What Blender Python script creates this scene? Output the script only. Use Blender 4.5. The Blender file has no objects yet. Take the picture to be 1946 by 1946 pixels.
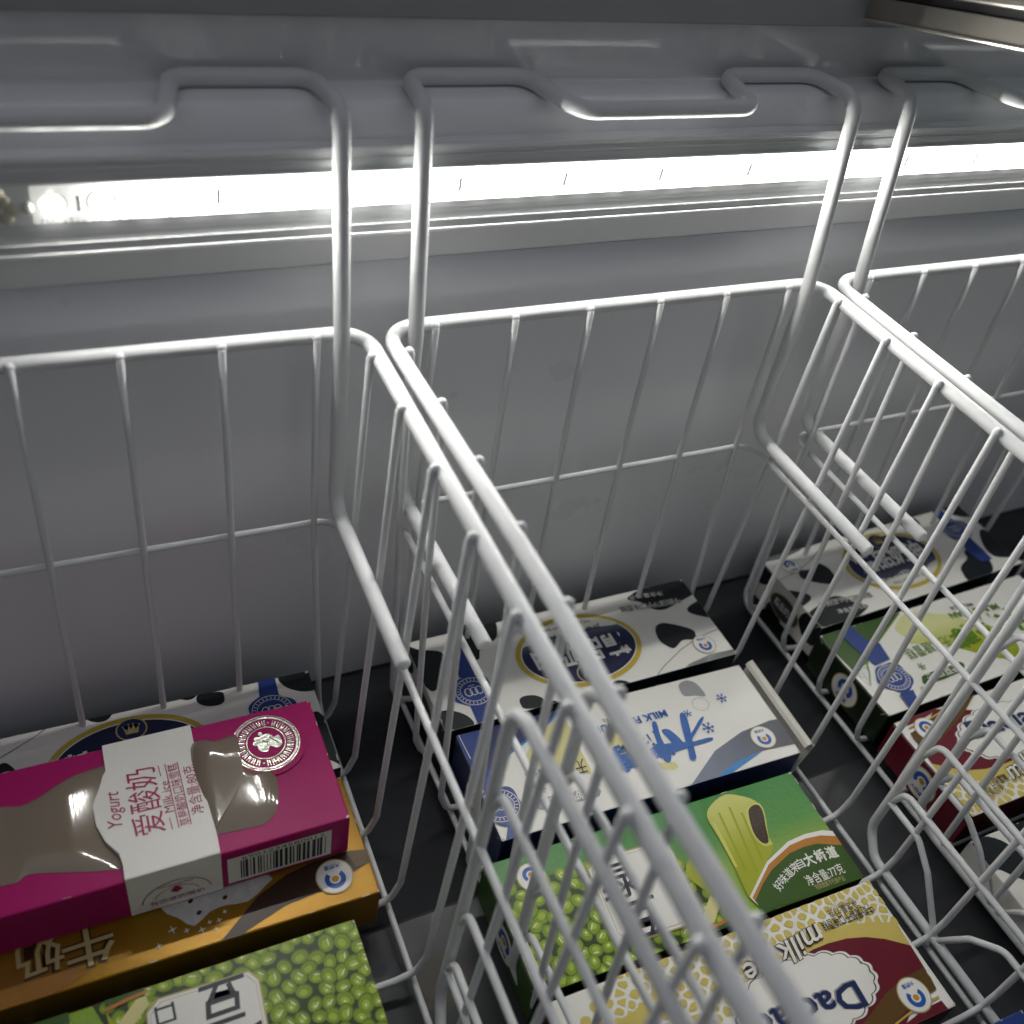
import bpy, bmesh, math, random
from mathutils import Matrix, Vector
S = bpy.context.scene
COL = S.collection
U = 0.007                     # one model unit is 7 mm; shapes below are written in model units
R_ = random.Random(7)

# ---------------------------------------------------------------- camera, world, exposure
cam_d = bpy.data.cameras.new('camera')
cam = bpy.data.objects.new('camera', cam_d); COL.objects.link(cam); S.camera = cam
cam.matrix_world = Matrix(((0.90049, 0.17354, -0.39875, -20.838*U),
                           (-0.41056, 0.64159, -0.64792, -46.265*U),
                           (0.14339, 0.74716, 0.64900, 30.350*U), (0, 0, 0, 1)))
cam_d.sensor_width = 36; cam_d.lens = 36.1
cam_d.clip_start = 0.005; cam_d.clip_end = 50
cam_d.dof.use_dof = True; cam_d.dof.focus_distance = 0.46; cam_d.dof.aperture_fstop = 8.0
w = bpy.data.worlds.new('World'); S.world = w; w.use_nodes = True
bg = w.node_tree.nodes['Background']; bg.inputs[1].default_value = 0.34
wt = w.node_tree; wc = wt.nodes.new('ShaderNodeTexCoord'); ws = wt.nodes.new('ShaderNodeSeparateXYZ'); wr = wt.nodes.new('ShaderNodeValToRGB')
wr.color_ramp.elements[0].position = 0.35; wr.color_ramp.elements[0].color = (0.18, 0.19, 0.205, 1)      # dim shop around the freezer
wr.color_ramp.elements[1].position = 0.75; wr.color_ramp.elements[1].color = (0.85, 0.88, 0.98, 1)       # ceiling lights overhead
wt.links.new(wc.outputs['Generated'], ws.inputs[0]); wt.links.new(ws.outputs['Z'], wr.inputs[0]); wt.links.new(wr.outputs[0], bg.inputs[0])
S.view_settings.view_transform = 'Standard'; S.view_settings.look = 'None'
S.view_settings.exposure = 0; S.view_settings.gamma = 1; S.view_settings.use_curve_mapping = False
S.cycles.use_denoising = True
S.cycles.sample_clamp_indirect = 4
S.cycles.max_bounces = 8; S.cycles.transparent_max_bounces = 12
S.cycles.caustics_reflective = False; S.cycles.caustics_refractive = False

# ---------------------------------------------------------------- helpers
def mat(name, col, rough=0.5, metal=0.0, spec=0.5, coat=0.0, bump=0.0, bscale=300, emit=None, estr=0, vary=0.0, vscale=20, rvary=0.0):
    m = bpy.data.materials.new(name); m.use_nodes = True
    nt = m.node_tree; b = nt.nodes['Principled BSDF']
    b.inputs['Base Color'].default_value = (*col, 1); b.inputs['Roughness'].default_value = rough
    b.inputs['Metallic'].default_value = metal; b.inputs['Specular IOR Level'].default_value = spec
    b.inputs['Coat Weight'].default_value = coat; b.inputs['Coat Roughness'].default_value = 0.08
    if emit: b.inputs['Emission Color'].default_value = (*emit, 1); b.inputs['Emission Strength'].default_value = estr
    if bump or vary or rvary:
        tc = nt.nodes.new('ShaderNodeTexCoord')
    if bump:
        n = nt.nodes.new('ShaderNodeTexNoise'); n.inputs['Scale'].default_value = bscale; n.inputs['Detail'].default_value = 3
        nt.links.new(tc.outputs['Object'], n.inputs['Vector'])
        bp = nt.nodes.new('ShaderNodeBump'); bp.inputs['Strength'].default_value = bump; bp.inputs['Distance'].default_value = 0.0006
        nt.links.new(n.outputs['Fac'], bp.inputs['Height']); nt.links.new(bp.outputs['Normal'], b.inputs['Normal'])
    if vary:
        n = nt.nodes.new('ShaderNodeTexNoise'); n.inputs['Scale'].default_value = vscale; n.inputs['Detail'].default_value = 5
        nt.links.new(tc.outputs['Object'], n.inputs['Vector'])
        mx = nt.nodes.new('ShaderNodeMix'); mx.data_type = 'RGBA'
        mx.inputs['A'].default_value = (*[c*(1-vary) for c in col], 1); mx.inputs['B'].default_value = (*[min(1, c*(1+vary)) for c in col], 1)
        nt.links.new(n.outputs['Fac'], mx.inputs['Factor']); nt.links.new(mx.outputs['Result'], b.inputs['Base Color'])
    if rvary:
        n = nt.nodes.new('ShaderNodeTexNoise'); n.inputs['Scale'].default_value = vscale*1.7; n.inputs['Detail'].default_value = 4
        nt.links.new(tc.outputs['Object'], n.inputs['Vector'])
        mr = nt.nodes.new('ShaderNodeMapRange'); mr.inputs['To Min'].default_value = max(0.02, rough-rvary); mr.inputs['To Max'].default_value = rough+rvary
        nt.links.new(n.outputs['Fac'], mr.inputs['Value']); nt.links.new(mr.outputs['Result'], b.inputs['Roughness'])
    return m

def grad_mat(name, stops, axis='Y', lo=-4.2, hi=4.2, rough=0.36, bump=0.0):
    """printed colour run across a carton (ink, fixed to the carton)"""
    m = mat(name, (1, 1, 1), rough, bump=bump, bscale=420, spec=0.35); nt = m.node_tree; b = nt.nodes['Principled BSDF']
    tc = nt.nodes.new('ShaderNodeTexCoord'); sx = nt.nodes.new('ShaderNodeSeparateXYZ')
    nt.links.new(tc.outputs['Object'], sx.inputs[0])
    mr = nt.nodes.new('ShaderNodeMapRange'); mr.inputs['From Min'].default_value = lo*U; mr.inputs['From Max'].default_value = hi*U
    nt.links.new(sx.outputs[axis], mr.inputs['Value'])
    cr = nt.nodes.new('ShaderNodeValToRGB')
    while len(cr.color_ramp.elements) < len(stops): cr.color_ramp.elements.new(0.5)
    for e, (p, c) in zip(cr.color_ramp.elements, stops): e.position = p; e.color = (*c, 1)
    nt.links.new(mr.outputs['Result'], cr.inputs[0]); nt.links.new(cr.outputs[0], b.inputs['Base Color'])
    return m

def link(name, bm, m, parent=None, smooth=False):
    me = bpy.data.meshes.new(name)
    bmesh.ops.scale(bm, vec=(U, U, U), verts=bm.verts)
    bm.to_mesh(me); bm.free()
    for x in (m if isinstance(m, list) else [m]): me.materials.append(x)
    if smooth: me.polygons.foreach_set('use_smooth', [True]*len(me.polygons))
    o = bpy.data.objects.new(name, me); COL.objects.link(o)
    if parent: o.parent = parent
    return o

def empty(name, label, cat, loc=(0, 0, 0), rz=0, group=None):
    o = bpy.data.objects.new(name, None); COL.objects.link(o); o.empty_display_size = 0.02
    o.location = [c*U for c in loc]; o.rotation_euler = (0, 0, math.radians(rz))
    o['label'] = label; o['category'] = cat
    if group: o['group'] = group
    return o

def box(bm, x0, x1, y0, y1, z0, z1, mi=0, bevel=0.0, segs=2):
    vs = [bm.verts.new(p) for p in ((x0,y0,z0),(x1,y0,z0),(x1,y1,z0),(x0,y1,z0),(x0,y0,z1),(x1,y0,z1),(x1,y1,z1),(x0,y1,z1))]
    fs = [bm.faces.new([vs[i] for i in q]) for q in ((3,2,1,0),(4,5,6,7),(0,1,5,4),(1,2,6,5),(2,3,7,6),(3,0,4,7))]
    for f in fs: f.material_index = mi
    if bevel:
        es = list({e for f in fs for e in f.edges})
        bmesh.ops.bevel(bm, geom=es, offset=bevel, segments=segs, affect='EDGES', profile=0.5)

def fillet(pts, r, closed=False, n=7):
    P = [Vector(p) for p in pts]; out = []; N = len(P)
    for i in range(N):
        if not closed and i in (0, N-1): out.append(P[i]); continue
        a, b, c = P[i-1], P[i], P[(i+1) % N]
        d1, d2 = (a-b), (c-b); l1, l2 = d1.length, d2.length; d1.normalize(); d2.normalize()
        ang = d1.angle(d2)
        if ang > 3.10: out.append(b); continue
        t = min(r/math.tan(ang/2), l1*0.49, l2*0.49)
        rr = t*math.tan(ang/2); cen = b+(d1+d2).normalized()*(rr/math.sin(ang/2))
        s, e = b+d1*t-cen, b+d2*t-cen
        om = s.angle(e)
        for k in range(n+1):
            f = k/n
            out.append(cen+(s*math.sin((1-f)*om)+e*math.sin(f*om))/math.sin(om) if om > 1e-4 else b)
    return out

def tube(bm, pts, r, closed=False, ns=10, cap=True):
    P = [Vector(p) for p in pts]
    q = [P[0]]
    for p in P[1:]:
        if (p-q[-1]).length > 1e-4: q.append(p)
    P = q; N = len(P); rings = []; up = None
    for i in range(N):
        if closed: t = P[(i+1) % N]-P[i-1]
        else: t = P[min(i+1, N-1)]-P[max(i-1, 0)]
        t.normalize()
        if up is None:
            up = Vector((0, 0, 1)) if abs(t.z) < 0.9 else Vector((1, 0, 0))
        nrm = up-t*up.dot(t); nrm.normalize(); up = nrm; bi = t.cross(nrm)
        rings.append([bm.verts.new(P[i]+(nrm*math.cos(2*math.pi*k/ns)+bi*math.sin(2*math.pi*k/ns))*r) for k in range(ns)])
    for i in range(N if closed else N-1):
        a, b = rings[i], rings[(i+1) % N]
        for k in range(ns): bm.faces.new((a[k], a[(k+1) % ns], b[(k+1) % ns], b[k]))
    if not closed and cap:
        for ring, sgn, pt, o in ((rings[0], -1, P[0], P[1]), (rings[-1], 1, P[-1], P[-2])):
            d = (pt-o).normalized(); prev = ring
            for f, h in ((0.72, 0.42), (0.35, 0.66)):
                new = [bm.verts.new(pt+(v.co-pt)*f+d*r*h*0.8) for v in ring]
                for k in range(ns):
                    q4 = (prev[k], prev[(k+1) % ns], new[(k+1) % ns], new[k])
                    bm.faces.new(q4 if sgn > 0 else q4[::-1])
                prev = new
            bm.faces.new(prev if sgn > 0 else prev[::-1])

def knob(bm, p, r):
    bmesh.ops.create_uvsphere(bm, u_segments=10, v_segments=6, radius=r, matrix=Matrix.Translation(p))

# ---------------------------------------------------------------- materials
M = {}
M['liner'] = mat('white_liner', (0.76, 0.765, 0.775), 0.30, bump=0.05, bscale=60, vary=0.06, vscale=14, rvary=0.08)
M['liner_low'] = mat('liner_panel', (0.76, 0.765, 0.785), 0.30, bump=0.10, bscale=30, vary=0.08, vscale=9, rvary=0.10)
M['front'] = mat('front_liner', (0.28, 0.28, 0.29), 0.5)
M['lip'] = mat('glossy_lip', (0.62, 0.625, 0.63), 0.05, spec=1.0, coat=1.0, bump=0.03, bscale=40, vary=0.05, vscale=10)
M['gasket'] = mat('grey_gasket', (0.30, 0.305, 0.31), 0.5)
M['floor_back'] = mat('dark_floor', (0.028, 0.029, 0.032), 0.6, spec=0.05, vary=0.1, vscale=30)
M['floor_front'] = mat('floor_sheet', (0.040, 0.041, 0.045), 0.32, spec=0.22, bump=0.1, bscale=120, vary=0.08, vscale=30)
M['stain'] = mat('brown_stain', (0.028, 0.022, 0.012), 0.5, vary=0.3, vscale=60)
M['ice'] = mat('thin_ice', (0.06, 0.062, 0.066), 0.10, spec=0.8, bump=0.5, bscale=150)  # gloss for the added floor patch that mirrors the strip light
M['wire'] = mat('white_wire_coating', (0.62, 0.625, 0.63), 0.46, spec=0.35, bump=0.5, bscale=150, vary=0.09, vscale=25)
M['alu'] = mat('lid_metal', (0.42, 0.39, 0.34), 0.32, metal=0.7)
M['alu_bright'] = mat('lid_edge_metal', (0.80, 0.74, 0.66), 0.22, metal=0.8)
M['black'] = mat('black_rubber', (0.02, 0.02, 0.02), 0.5)
M['board'] = mat('white_board', (0.75, 0.75, 0.74), 0.4)
M['board_tan'] = mat('board_glue', (0.55, 0.50, 0.38), 0.35, vary=0.25, vscale=200)
M['chip'] = mat('lit_chip', (1, 1, 0.95), 0.4, emit=(1.0, 0.985, 0.93), estr=1000)
M['strip'] = mat('lit_strip', (1, 1, 0.95), 0.4, emit=(1.0, 0.985, 0.93), estr=9)  # added glow on the board, standing in for glare around the chips
_n = M['strip'].node_tree; _t = _n.nodes.new('ShaderNodeTexCoord'); _x = _n.nodes.new('ShaderNodeSeparateXYZ'); _m = _n.nodes.new('ShaderNodeMapRange'); _m.interpolation_type = 'SMOOTHSTEP'
_m.inputs['From Min'].default_value = -34.0*U; _m.inputs['From Max'].default_value = -25.0*U; _m.inputs['To Min'].default_value = 0.30; _m.inputs['To Max'].default_value = 9.0  # painted glow fades towards the left end of the board
_n.links.new(_t.outputs['Object'], _x.inputs[0]); _n.links.new(_x.outputs['X'], _m.inputs['Value']); _n.links.new(_m.outputs['Result'], _n.nodes['Principled BSDF'].inputs['Emission Strength'])
M['trace'] = mat('board_trace', (0.62, 0.62, 0.60), 0.4)
M['resistor'] = mat('grey_resistor', (0.18, 0.18, 0.17), 0.5)
M['pcbtext'] = mat('board_print', (0.25, 0.25, 0.26), 0.5)
M['rail'] = mat('cover_rail', (0.70, 0.705, 0.71), 0.25, coat=0.4)
def clear(name, tint, frost):
    m = bpy.data.materials.new(name); m.use_nodes = True; nt = m.node_tree; nt.nodes.clear()
    o = nt.nodes.new('ShaderNodeOutputMaterial'); t = nt.nodes.new('ShaderNodeBsdfTransparent'); t.inputs[0].default_value = (*tint, 1)
    g = nt.nodes.new('ShaderNodeBsdfGlossy'); g.inputs['Roughness'].default_value = 0.08; fr = nt.nodes.new('ShaderNodeFresnel'); ge = nt.nodes.new('ShaderNodeNewGeometry'); mi = nt.nodes.new('ShaderNodeMapRange'); mi.inputs['To Min'].default_value = 1.45; mi.inputs['To Max'].default_value = 1/1.45
    nt.links.new(ge.outputs['Backfacing'], mi.inputs['Value']); nt.links.new(mi.outputs['Result'], fr.inputs[0])
    tr = nt.nodes.new('ShaderNodeBsdfTranslucent'); tr.inputs[0].default_value = (0.9, 0.92, 0.92, 1)
    m1 = nt.nodes.new('ShaderNodeMixShader'); m1.inputs[0].default_value = frost
    m2 = nt.nodes.new('ShaderNodeMixShader')
    nt.links.new(t.outputs[0], m1.inputs[1]); nt.links.new(tr.outputs[0], m1.inputs[2])
    nt.links.new(fr.outputs[0], m2.inputs[0]); nt.links.new(m1.outputs[0], m2.inputs[1]); nt.links.new(g.outputs[0], m2.inputs[2])
    nt.links.new(m2.outputs[0], o.inputs[0]); return m
M['cover'] = clear('clear_cover', (0.96, 0.97, 0.97), 0.011)
M['glass'] = clear('lid_glass', (0.80, 0.84, 0.82), 0.0)
def ink(n, c, r=0.36, **k):
    M[n] = mat('ink_'+n, c, r, bump=k.pop('bump', 0.14), bscale=420, spec=k.pop('spec', 0.32), **k)
ink('white', (0.74, 0.72, 0.67)); ink('cream', (0.70, 0.68, 0.62)); ink('black_ink', (0.006, 0.010, 0.012), 0.4)
ink('navy', (0.012, 0.022, 0.085)); ink('blue', (0.018, 0.045, 0.21)); ink('midblue', (0.015, 0.10, 0.36)); ink('cyan', (0.02, 0.20, 0.50))
ink('gold', (0.50, 0.38, 0.05), 0.3); ink('gold_line', (0.45, 0.36, 0.16)); ink('orange', (0.42, 0.17, 0.025)); ink('dot', (0.50, 0.25, 0.02))
ink('logo_blue', (0.02, 0.09, 0.36)); ink('grey', (0.28, 0.28, 0.29)); ink('silver', (0.30, 0.30, 0.30), 0.28, metal=0.8, bump=0.5)
ink('pale_yellow', (0.62, 0.56, 0.24)); ink('yellow', (0.54, 0.43, 0.11)); ink('net_yellow', (0.56, 0.45, 0.11)); ink('dark_grey', (0.05, 0.05, 0.055))
ink('red', (0.12, 0.006, 0.016)); ink('dark_red', (0.06, 0.004, 0.008)); ink('brown', (0.10, 0.05, 0.010)); ink('choc', (0.035, 0.014, 0.006))
ink('green_deep', (0.035, 0.085, 0.010)); ink('green_side', (0.03, 0.08, 0.008)); ink('green_black', (0.008, 0.018, 0.006))
ink('bean_dark', (0.08, 0.14, 0.006)); ink('bean', (0.19, 0.29, 0.008)); ink('bean_light', (0.34, 0.44, 0.035)); ink('bean_white', (0.66, 0.70, 0.45))
ink('bean_gap', (0.022, 0.042, 0.006)); ink('pop', (0.38, 0.40, 0.02)); ink('pop_light', (0.55, 0.55, 0.12)); ink('pop_dark', (0.30, 0.34, 0.014))
ink('filling', (0.035, 0.018, 0.010)); ink('leaf', (0.10, 0.20, 0.012)); ink('text_dark', (0.018, 0.020, 0.030))
ink('pink', (0.34, 0.004, 0.11), 0.42, spec=0.22); ink('pink_text', (0.36, 0.02, 0.11)); ink('pink_faint', (0.26, 0.02, 0.09))
ink('gold_box', (0.27, 0.135, 0.005), 0.30, metal=0.35, vary=0.15, vscale=40); ink('splash', (0.50, 0.48, 0.45), vary=0.3, vscale=300)
ink('amber', (0.24, 0.10, 0.010), vary=0.3, vscale=120)
M['foil'] = mat('silver_foil', (0.86, 0.85, 0.78), 0.22, metal=1.0, bump=0.6, bscale=700)
M['film'] = mat('window_film', (0.19, 0.15, 0.11), 0.09, spec=0.6, coat=0.6)
M['card'] = mat('bare_card', (0.62, 0.59, 0.53), 0.7)
M['worn'] = mat('worn_edge', (0.50, 0.48, 0.42), 0.7)
M['g_oval'] = grad_mat('oval_ink', [(0.0, (0.55, 0.54, 0.55)), (0.18, (0.20, 0.20, 0.25)), (0.42, (0.012, 0.02, 0.075)), (1.0, (0.010, 0.012, 0.05))], 'Y', -3.0, 3.0)
M['g_green'] = grad_mat('green_ink', [(0.0, (0.20, 0.33, 0.02)), (0.40, (0.24, 0.36, 0.06)), (0.62, (0.08, 0.25, 0.05)), (1.0, (0.03, 0.19, 0.03))], 'Y', bump=0.3)
M['g_pop'] = grad_mat('popsicle_ink', [(0.0, (0.30, 0.34, 0.012)), (0.5, (0.36, 0.38, 0.02)), (1.0, (0.54, 0.54, 0.14))], 'Y', -3.5, 3.5)
M['g_arc'] = grad_mat('arc_ink', [(0.0, (0.03, 0.035, 0.05)), (1.0, (0.16, 0.18, 0.24))], 'X', -12, -4)
M['g_melon'] = grad_mat('melon_ink', [(0.0, (0.20, 0.25, 0.012)), (0.55, (0.33, 0.36, 0.015)), (1.0, (0.62, 0.62, 0.30))], 'Y', 4.2, -2.0)
M['g_redtop'] = grad_mat('red_ink', [(0.0, (0.11, 0.005, 0.014)), (0.75, (0.11, 0.006, 0.016)), (1.0, (0.24, 0.03, 0.08))], 'Y')

# ---------------------------------------------------------------- the freezer
XL, XR = -75, 105
fz = empty('chest_freezer', 'white lined inside of a chest freezer behind and under the wire baskets', 'freezer', (15, 1.5, -32))
def fobj(name, bm, m, smooth=False):
    bmesh.ops.translate(bm, verts=bm.verts, vec=(-15, -1.5, 32))
    return link(name, bm, m, fz, smooth)
def sheet(bm, prof, x0, x1):
    a = [bm.verts.new((x0, y, z)) for y, z in prof]; b = [bm.verts.new((x1, y, z)) for y, z in prof]
    for i in range(len(prof)-1): bm.faces.new((a[i], b[i], b[i+1], a[i+1]))
bm = bmesh.new()
sheet(bm, [(2.35, 2.9), (2.3, 3.0), (2.2, 3.1), (2.2, 9.9), (2.22, 10.1), (2.75, 11.30), (2.95, 11.46), (3.2, 11.55), (5.1, 11.55)], XL, XR)
fobj('upper_wall', bm, M['liner'], True)
bm = bmesh.new(); sheet(bm, [(5.1, 11.55), (5.25, 11.62), (5.3, 11.75)], XL, XR); sheet(bm, [(5.3, 11.75), (5.3, 14.75)], XL, XR); fobj('rear_lip', bm, M['lip'])
bm = bmesh.new(); sheet(bm, [(2.25, -32.2), (1.6, -16.0), (1.5, -11.0), (1.62, -8.5), (1.95, -4.0), (2.16, 0.0), (2.25, 2.92), (2.35, 2.9)], XL, XR); fobj('lower_wall', bm, M['liner_low'], True)
bm = bmesh.new(); sheet(bm, [(5.32, 11.4), (5.32, 14.6), (5.2, 14.75), (4.8, 14.85), (4.8, 18.5), (9, 19)], XL, XR); fobj('lid_track', bm, M['gasket'])
bm = bmesh.new(); sheet(bm, [(2.4, -32.0), (-18.0, -32.0)][::-1], XL, XR); fobj('floor_panel', bm, M['floor_back'])
bm = bmesh.new(); sheet(bm, [(-18.0, -32.05), (-18.0, -31.85), (-18.2, -31.8), (-70, -31.8)][::-1], XL, XR); fobj('floor_sheet', bm, M['floor_front'])
bm = bmesh.new(); sheet(bm, [(-66, -32), (-66, 8), (-70, 8)], XL, XR); fobj('front_wall', bm, M['front'])
for x in (XL, XR):
    bm = bmesh.new(); vs = [bm.verts.new(p) for p in ((x, -66, -32), (x, 2.4, -32), (x, 2.4, 8), (x, -66, 8))]
    bm.faces.new(vs if x == XL else vs[::-1])
    fobj('end_wall', bm, M['liner_low'])

bm = bmesh.new(); bmesh.ops.create_circle(bm, cap_ends=True, segments=40, radius=1.9, matrix=Matrix.Translation((-4.9, -22.4, -31.78))); fobj('floor_stain', bm, M['stain'])
rr = random.Random(4); bm = bmesh.new()
vs = [bm.verts.new((-7.9+1.3*math.cos(t*.314)*rr.uniform(.7, 1.1), -20.6+.8*math.sin(t*.314)*rr.uniform(.7, 1.1), -31.77+.045*math.sin(t*.314))) for t in range(20)]
bm.faces.new(vs); fobj('ice_patch', bm, M['ice'])  # added glossy patch, tilted to catch a spot reflection of the strip light
# sliding lid, upper right
ld = empty('sliding_lid', 'grey metal edge of a glass sliding lid above the back wall', 'lid', (29, 5, 15.2))
LR = Matrix.Rotation(math.atan2(-0.187, 1), 4, 'X')
def lobj(name, bx, m, bev=0.06):
    bm = bmesh.new(); box(bm, *bx, bevel=bev); bmesh.ops.transform(bm, matrix=LR, verts=bm.verts); return link(name, bm, m, ld)
lobj('lid_frame', (-0.3, 1.0, -40, 0.6, 0.12, 1.25), M['alu'])
lobj('frame_lip', (-0.42, 0.2, -40, 0.5, -0.06, 0.12), M['alu_bright'], 0.05)
lobj('rubber_seal', (-0.1, 1.0, -40, 0.3, 1.25, 1.75), M['black'])
lobj('top_rail', (-0.35, 2.6, -40, 0.0, 1.75, 2.3), M['alu_bright'], 0.15)
lobj('glass_pane', (1.02, 40, -40, 0.2, 0.5, 0.8), M['glass'], 0)

# ---------------------------------------------------------------- text
_tc = {}
def glyphs(s, bold=0.0):
    k = (s, bold)
    if k not in _tc:
        c = bpy.data.curves.new('text', 'FONT'); c.body = s; c.resolution_u = 2; c.offset = bold
        o = bpy.data.objects.new('text', c); COL.objects.link(o)
        dg = bpy.context.evaluated_depsgraph_get(); dg.update()
        e = o.evaluated_get(dg); me = e.to_mesh()
        v = [(p.co.x, p.co.y) for p in me.vertices]; f = [tuple(p.vertices) for p in me.polygons]
        e.to_mesh_clear(); bpy.data.objects.remove(o); bpy.data.curves.remove(c)
        xs = [p[0] for p in v]; ys = [p[1] for p in v]
        _tc[k] = (v, f, min(xs), max(xs), min(ys), max(ys))
    return _tc[k]

def clip(poly, L, W):
    def half(P, ins, cut):
        out = []
        for i in range(len(P)):
            a, b = P[i-1], P[i]
            if ins(b):
                if not ins(a): out.append(cut(a, b))
                out.append(b)
            elif ins(a): out.append(cut(a, b))
        return out
    def cx(x): return lambda a, b: (x, a[1]+(b[1]-a[1])*(x-a[0])/(b[0]-a[0]))
    def cy(y): return lambda a, b: (a[0]+(b[0]-a[0])*(y-a[1])/(b[1]-a[1]), y)
    e = 0.02
    for ins, cut in ((lambda p: p[0] >= e, cx(e)), (lambda p: p[0] <= L-e, cx(L-e)), (lambda p: p[1] >= e, cy(e)), (lambda p: p[1] <= W-e, cy(W-e))):
        if len(poly) < 3: return []
        poly = half(poly, ins, cut)
    return poly

def smooth_poly(P, n=4):
    out = []; N = len(P)
    for i in range(N):
        p0, p1, p2, p3 = [Vector(P[(i+k) % N]) for k in (-1, 0, 1, 2)]
        for k in range(n):
            t = k/n
            out.append(tuple(0.5*((2*p1)+(p2-p0)*t+(2*p0-5*p1+4*p2-p3)*t*t+(3*p1-p0-3*p2+p3)*t**3)))
    return out

class Carton:
    """a box of L x W x H; artwork is laid on its faces in the reading frame (u right, v up)"""
    def __init__(self, name, label, L, W, H, pos, rz, cols, group=None):
        self.o = empty(name, label, 'carton', pos, rz, group); self.L, self.W, self.H = L, W, H; self.parts = {}; self.cnt = 0
        bm = bmesh.new(); box(bm, -L/2, L/2, -W/2, W/2, 0, H, bevel=0.10, segs=2)
        for f in bm.faces:
            n = f.normal
            f.material_index = 0 if n.z > 0.5 else (1 if abs(n.y) > 0.5 else 2)
        bm.normal_update()
        for f in bm.faces:
            n = f.normal
            f.material_index = 0 if n.z > 0.6 else (1 if abs(n.y) > 0.6 else 2)
        self.body = link('body', bm, [M[c] for c in cols], self.o)
        self.face('top')
    def face(self, f): self.f = f; return self
    def dims(self):
        return {'top': (self.L, self.W), 'front': (self.L, self.H), 'left': (self.W, self.H), 'right': (self.W, self.H)}[self.f]
    def xyz(self, u, v, ly):
        e = 0.02+0.012*ly+self.cnt*0.00001; L, W, H = self.L, self.W, self.H
        if self.f == 'top': return (u-L/2, v-W/2, H+e)
        if self.f == 'front': return (u-L/2, -W/2-e, v)
        if self.f == 'left': return (-L/2-e, W/2-u, v)
        return (L/2+e, u-W/2, v)
    def get(self, part, m):
        bm, ms = self.parts.setdefault(part, (bmesh.new(), []))
        if m not in ms: ms.append(m)
        return bm, ms.index(m)
    def poly(self, part, m, pts, ly=0, smooth=0, doclip=True):
        if smooth: pts = smooth_poly(pts, smooth)
        if doclip: pts = clip(list(pts), *self.dims())
        q = []
        for p in pts:
            if not q or abs(p[0]-q[-1][0])+abs(p[1]-q[-1][1]) > 1e-4: q.append(p)
        if len(q) < 3: return
        ar = sum(q[i-1][0]*q[i][1]-q[i][0]*q[i-1][1] for i in range(len(q)))
        if abs(ar) < 1e-5: return
        if ar < 0: q.reverse()
        self.cnt += 1; bm, mi = self.get(part, m)
        f = bm.faces.new([bm.verts.new(self.xyz(u, v, ly)) for u, v in q]); f.material_index = mi
        bmesh.ops.triangulate(bm, faces=[f])
    def ell(self, part, m, c, rx, ry, ly=0, ang=0, n=36, a0=0, a1=360):
        ca, sa = math.cos(math.radians(ang)), math.sin(math.radians(ang)); pts = []
        for k in range(n):
            t = math.radians(a0+(a1-a0)*k/(n if a1-a0 >= 360 else n-1)); x, y = rx*math.cos(t), ry*math.sin(t)
            pts.append((c[0]+x*ca-y*sa, c[1]+x*sa+y*ca))
        self.poly(part, m, pts, ly)
    def ring(self, part, m, c, rx, ry, wd, ly=0, a0=0, a1=360, n=40, ang=0):
        ca, sa = math.cos(math.radians(ang)), math.sin(math.radians(ang))
        def pt(t, d):
            x, y = (rx+d)*math.cos(t), (ry+d)*math.sin(t); return (c[0]+x*ca-y*sa, c[1]+x*sa+y*ca)
        for k in range(n):
            t0, t1 = (math.radians(a0+(a1-a0)*(k+j)/n) for j in (0, 1))
            self.poly(part, m, [pt(t0, 0), pt(t0, wd), pt(t1, wd), pt(t1, 0)], ly)
    def line(self, part, m, pts, wd, ly=0):
        for a, b in zip(pts, pts[1:]):
            d = Vector(b)-Vector(a)
            if d.length < 1e-5: continue
            n = Vector((-d.y, d.x)).normalized()*wd/2; a_, b_ = Vector(a)-d.normalized()*wd*.2, Vector(b)+d.normalized()*wd*.2
            self.poly(part, m, [tuple(a_-n), tuple(b_-n), tuple(b_+n), tuple(a_+n)], ly)
    def text(self, part, m, s, p0, p1, h, ly=0, bold=0.0, shear=0.0):
        """text along the line p0-p1 (mid height), stretched to that length and height h"""
        if part == 'lettering': self.tn = getattr(self, 'tn', 0)+1; part = 'lettering#%d' % self.tn
        v, f, x0, x1, y0, y1 = glyphs(s, bold)
        p0, p1 = Vector(p0), Vector(p1); d = p1-p0; n = Vector((-d.y, d.x)).normalized(); L, W = self.dims()
        self.cnt += 1; bm, mi = self.get(part, m); vs = []
        for x, y in v:
            yy = ((y-y0)/(y1-y0)-0.5)*h; q = p0+d*((x-x0)/(x1-x0))+n*yy+d.normalized()*yy*shear
            vs.append((q.x, q.y))
        bv = [bm.verts.new(self.xyz(a, b, ly)) for a, b in vs]
        for fc in f:
            if all(0 < vs[i][0] < L and 0 < vs[i][1] < W for i in fc):
                try: g = bm.faces.new([bv[i] for i in fc]); g.material_index = mi
                except ValueError: pass
        bmesh.ops.delete(bm, geom=[x for x in bv if x.is_valid and not x.link_faces], context='VERTS')
    def logo(self, c, r, ly=4, part='round_logo', flat=1.0, dark=None):
        self.ell(part, M['gold_line'], c, r, r*flat, ly); self.ell(part, M['white'], c, r*0.93, r*0.93*flat, ly+1)
        k = (c[0], c[1]+r*0.16)
        self.ring(part, M['logo_blue'], k, r*0.30, r*0.28*flat, r*0.26, ly+2, -48, 222, 22)
        self.ell(part, M['dot'], k, r*0.19, r*0.17*flat, ly+2)
        self.text(part, M['logo_blue'], '大桥道', (c[0]-r*0.42, c[1]-r*0.56*flat), (c[0]+r*0.42, c[1]-r*0.56*flat), r*0.28, ly+2, 0.02)
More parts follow.
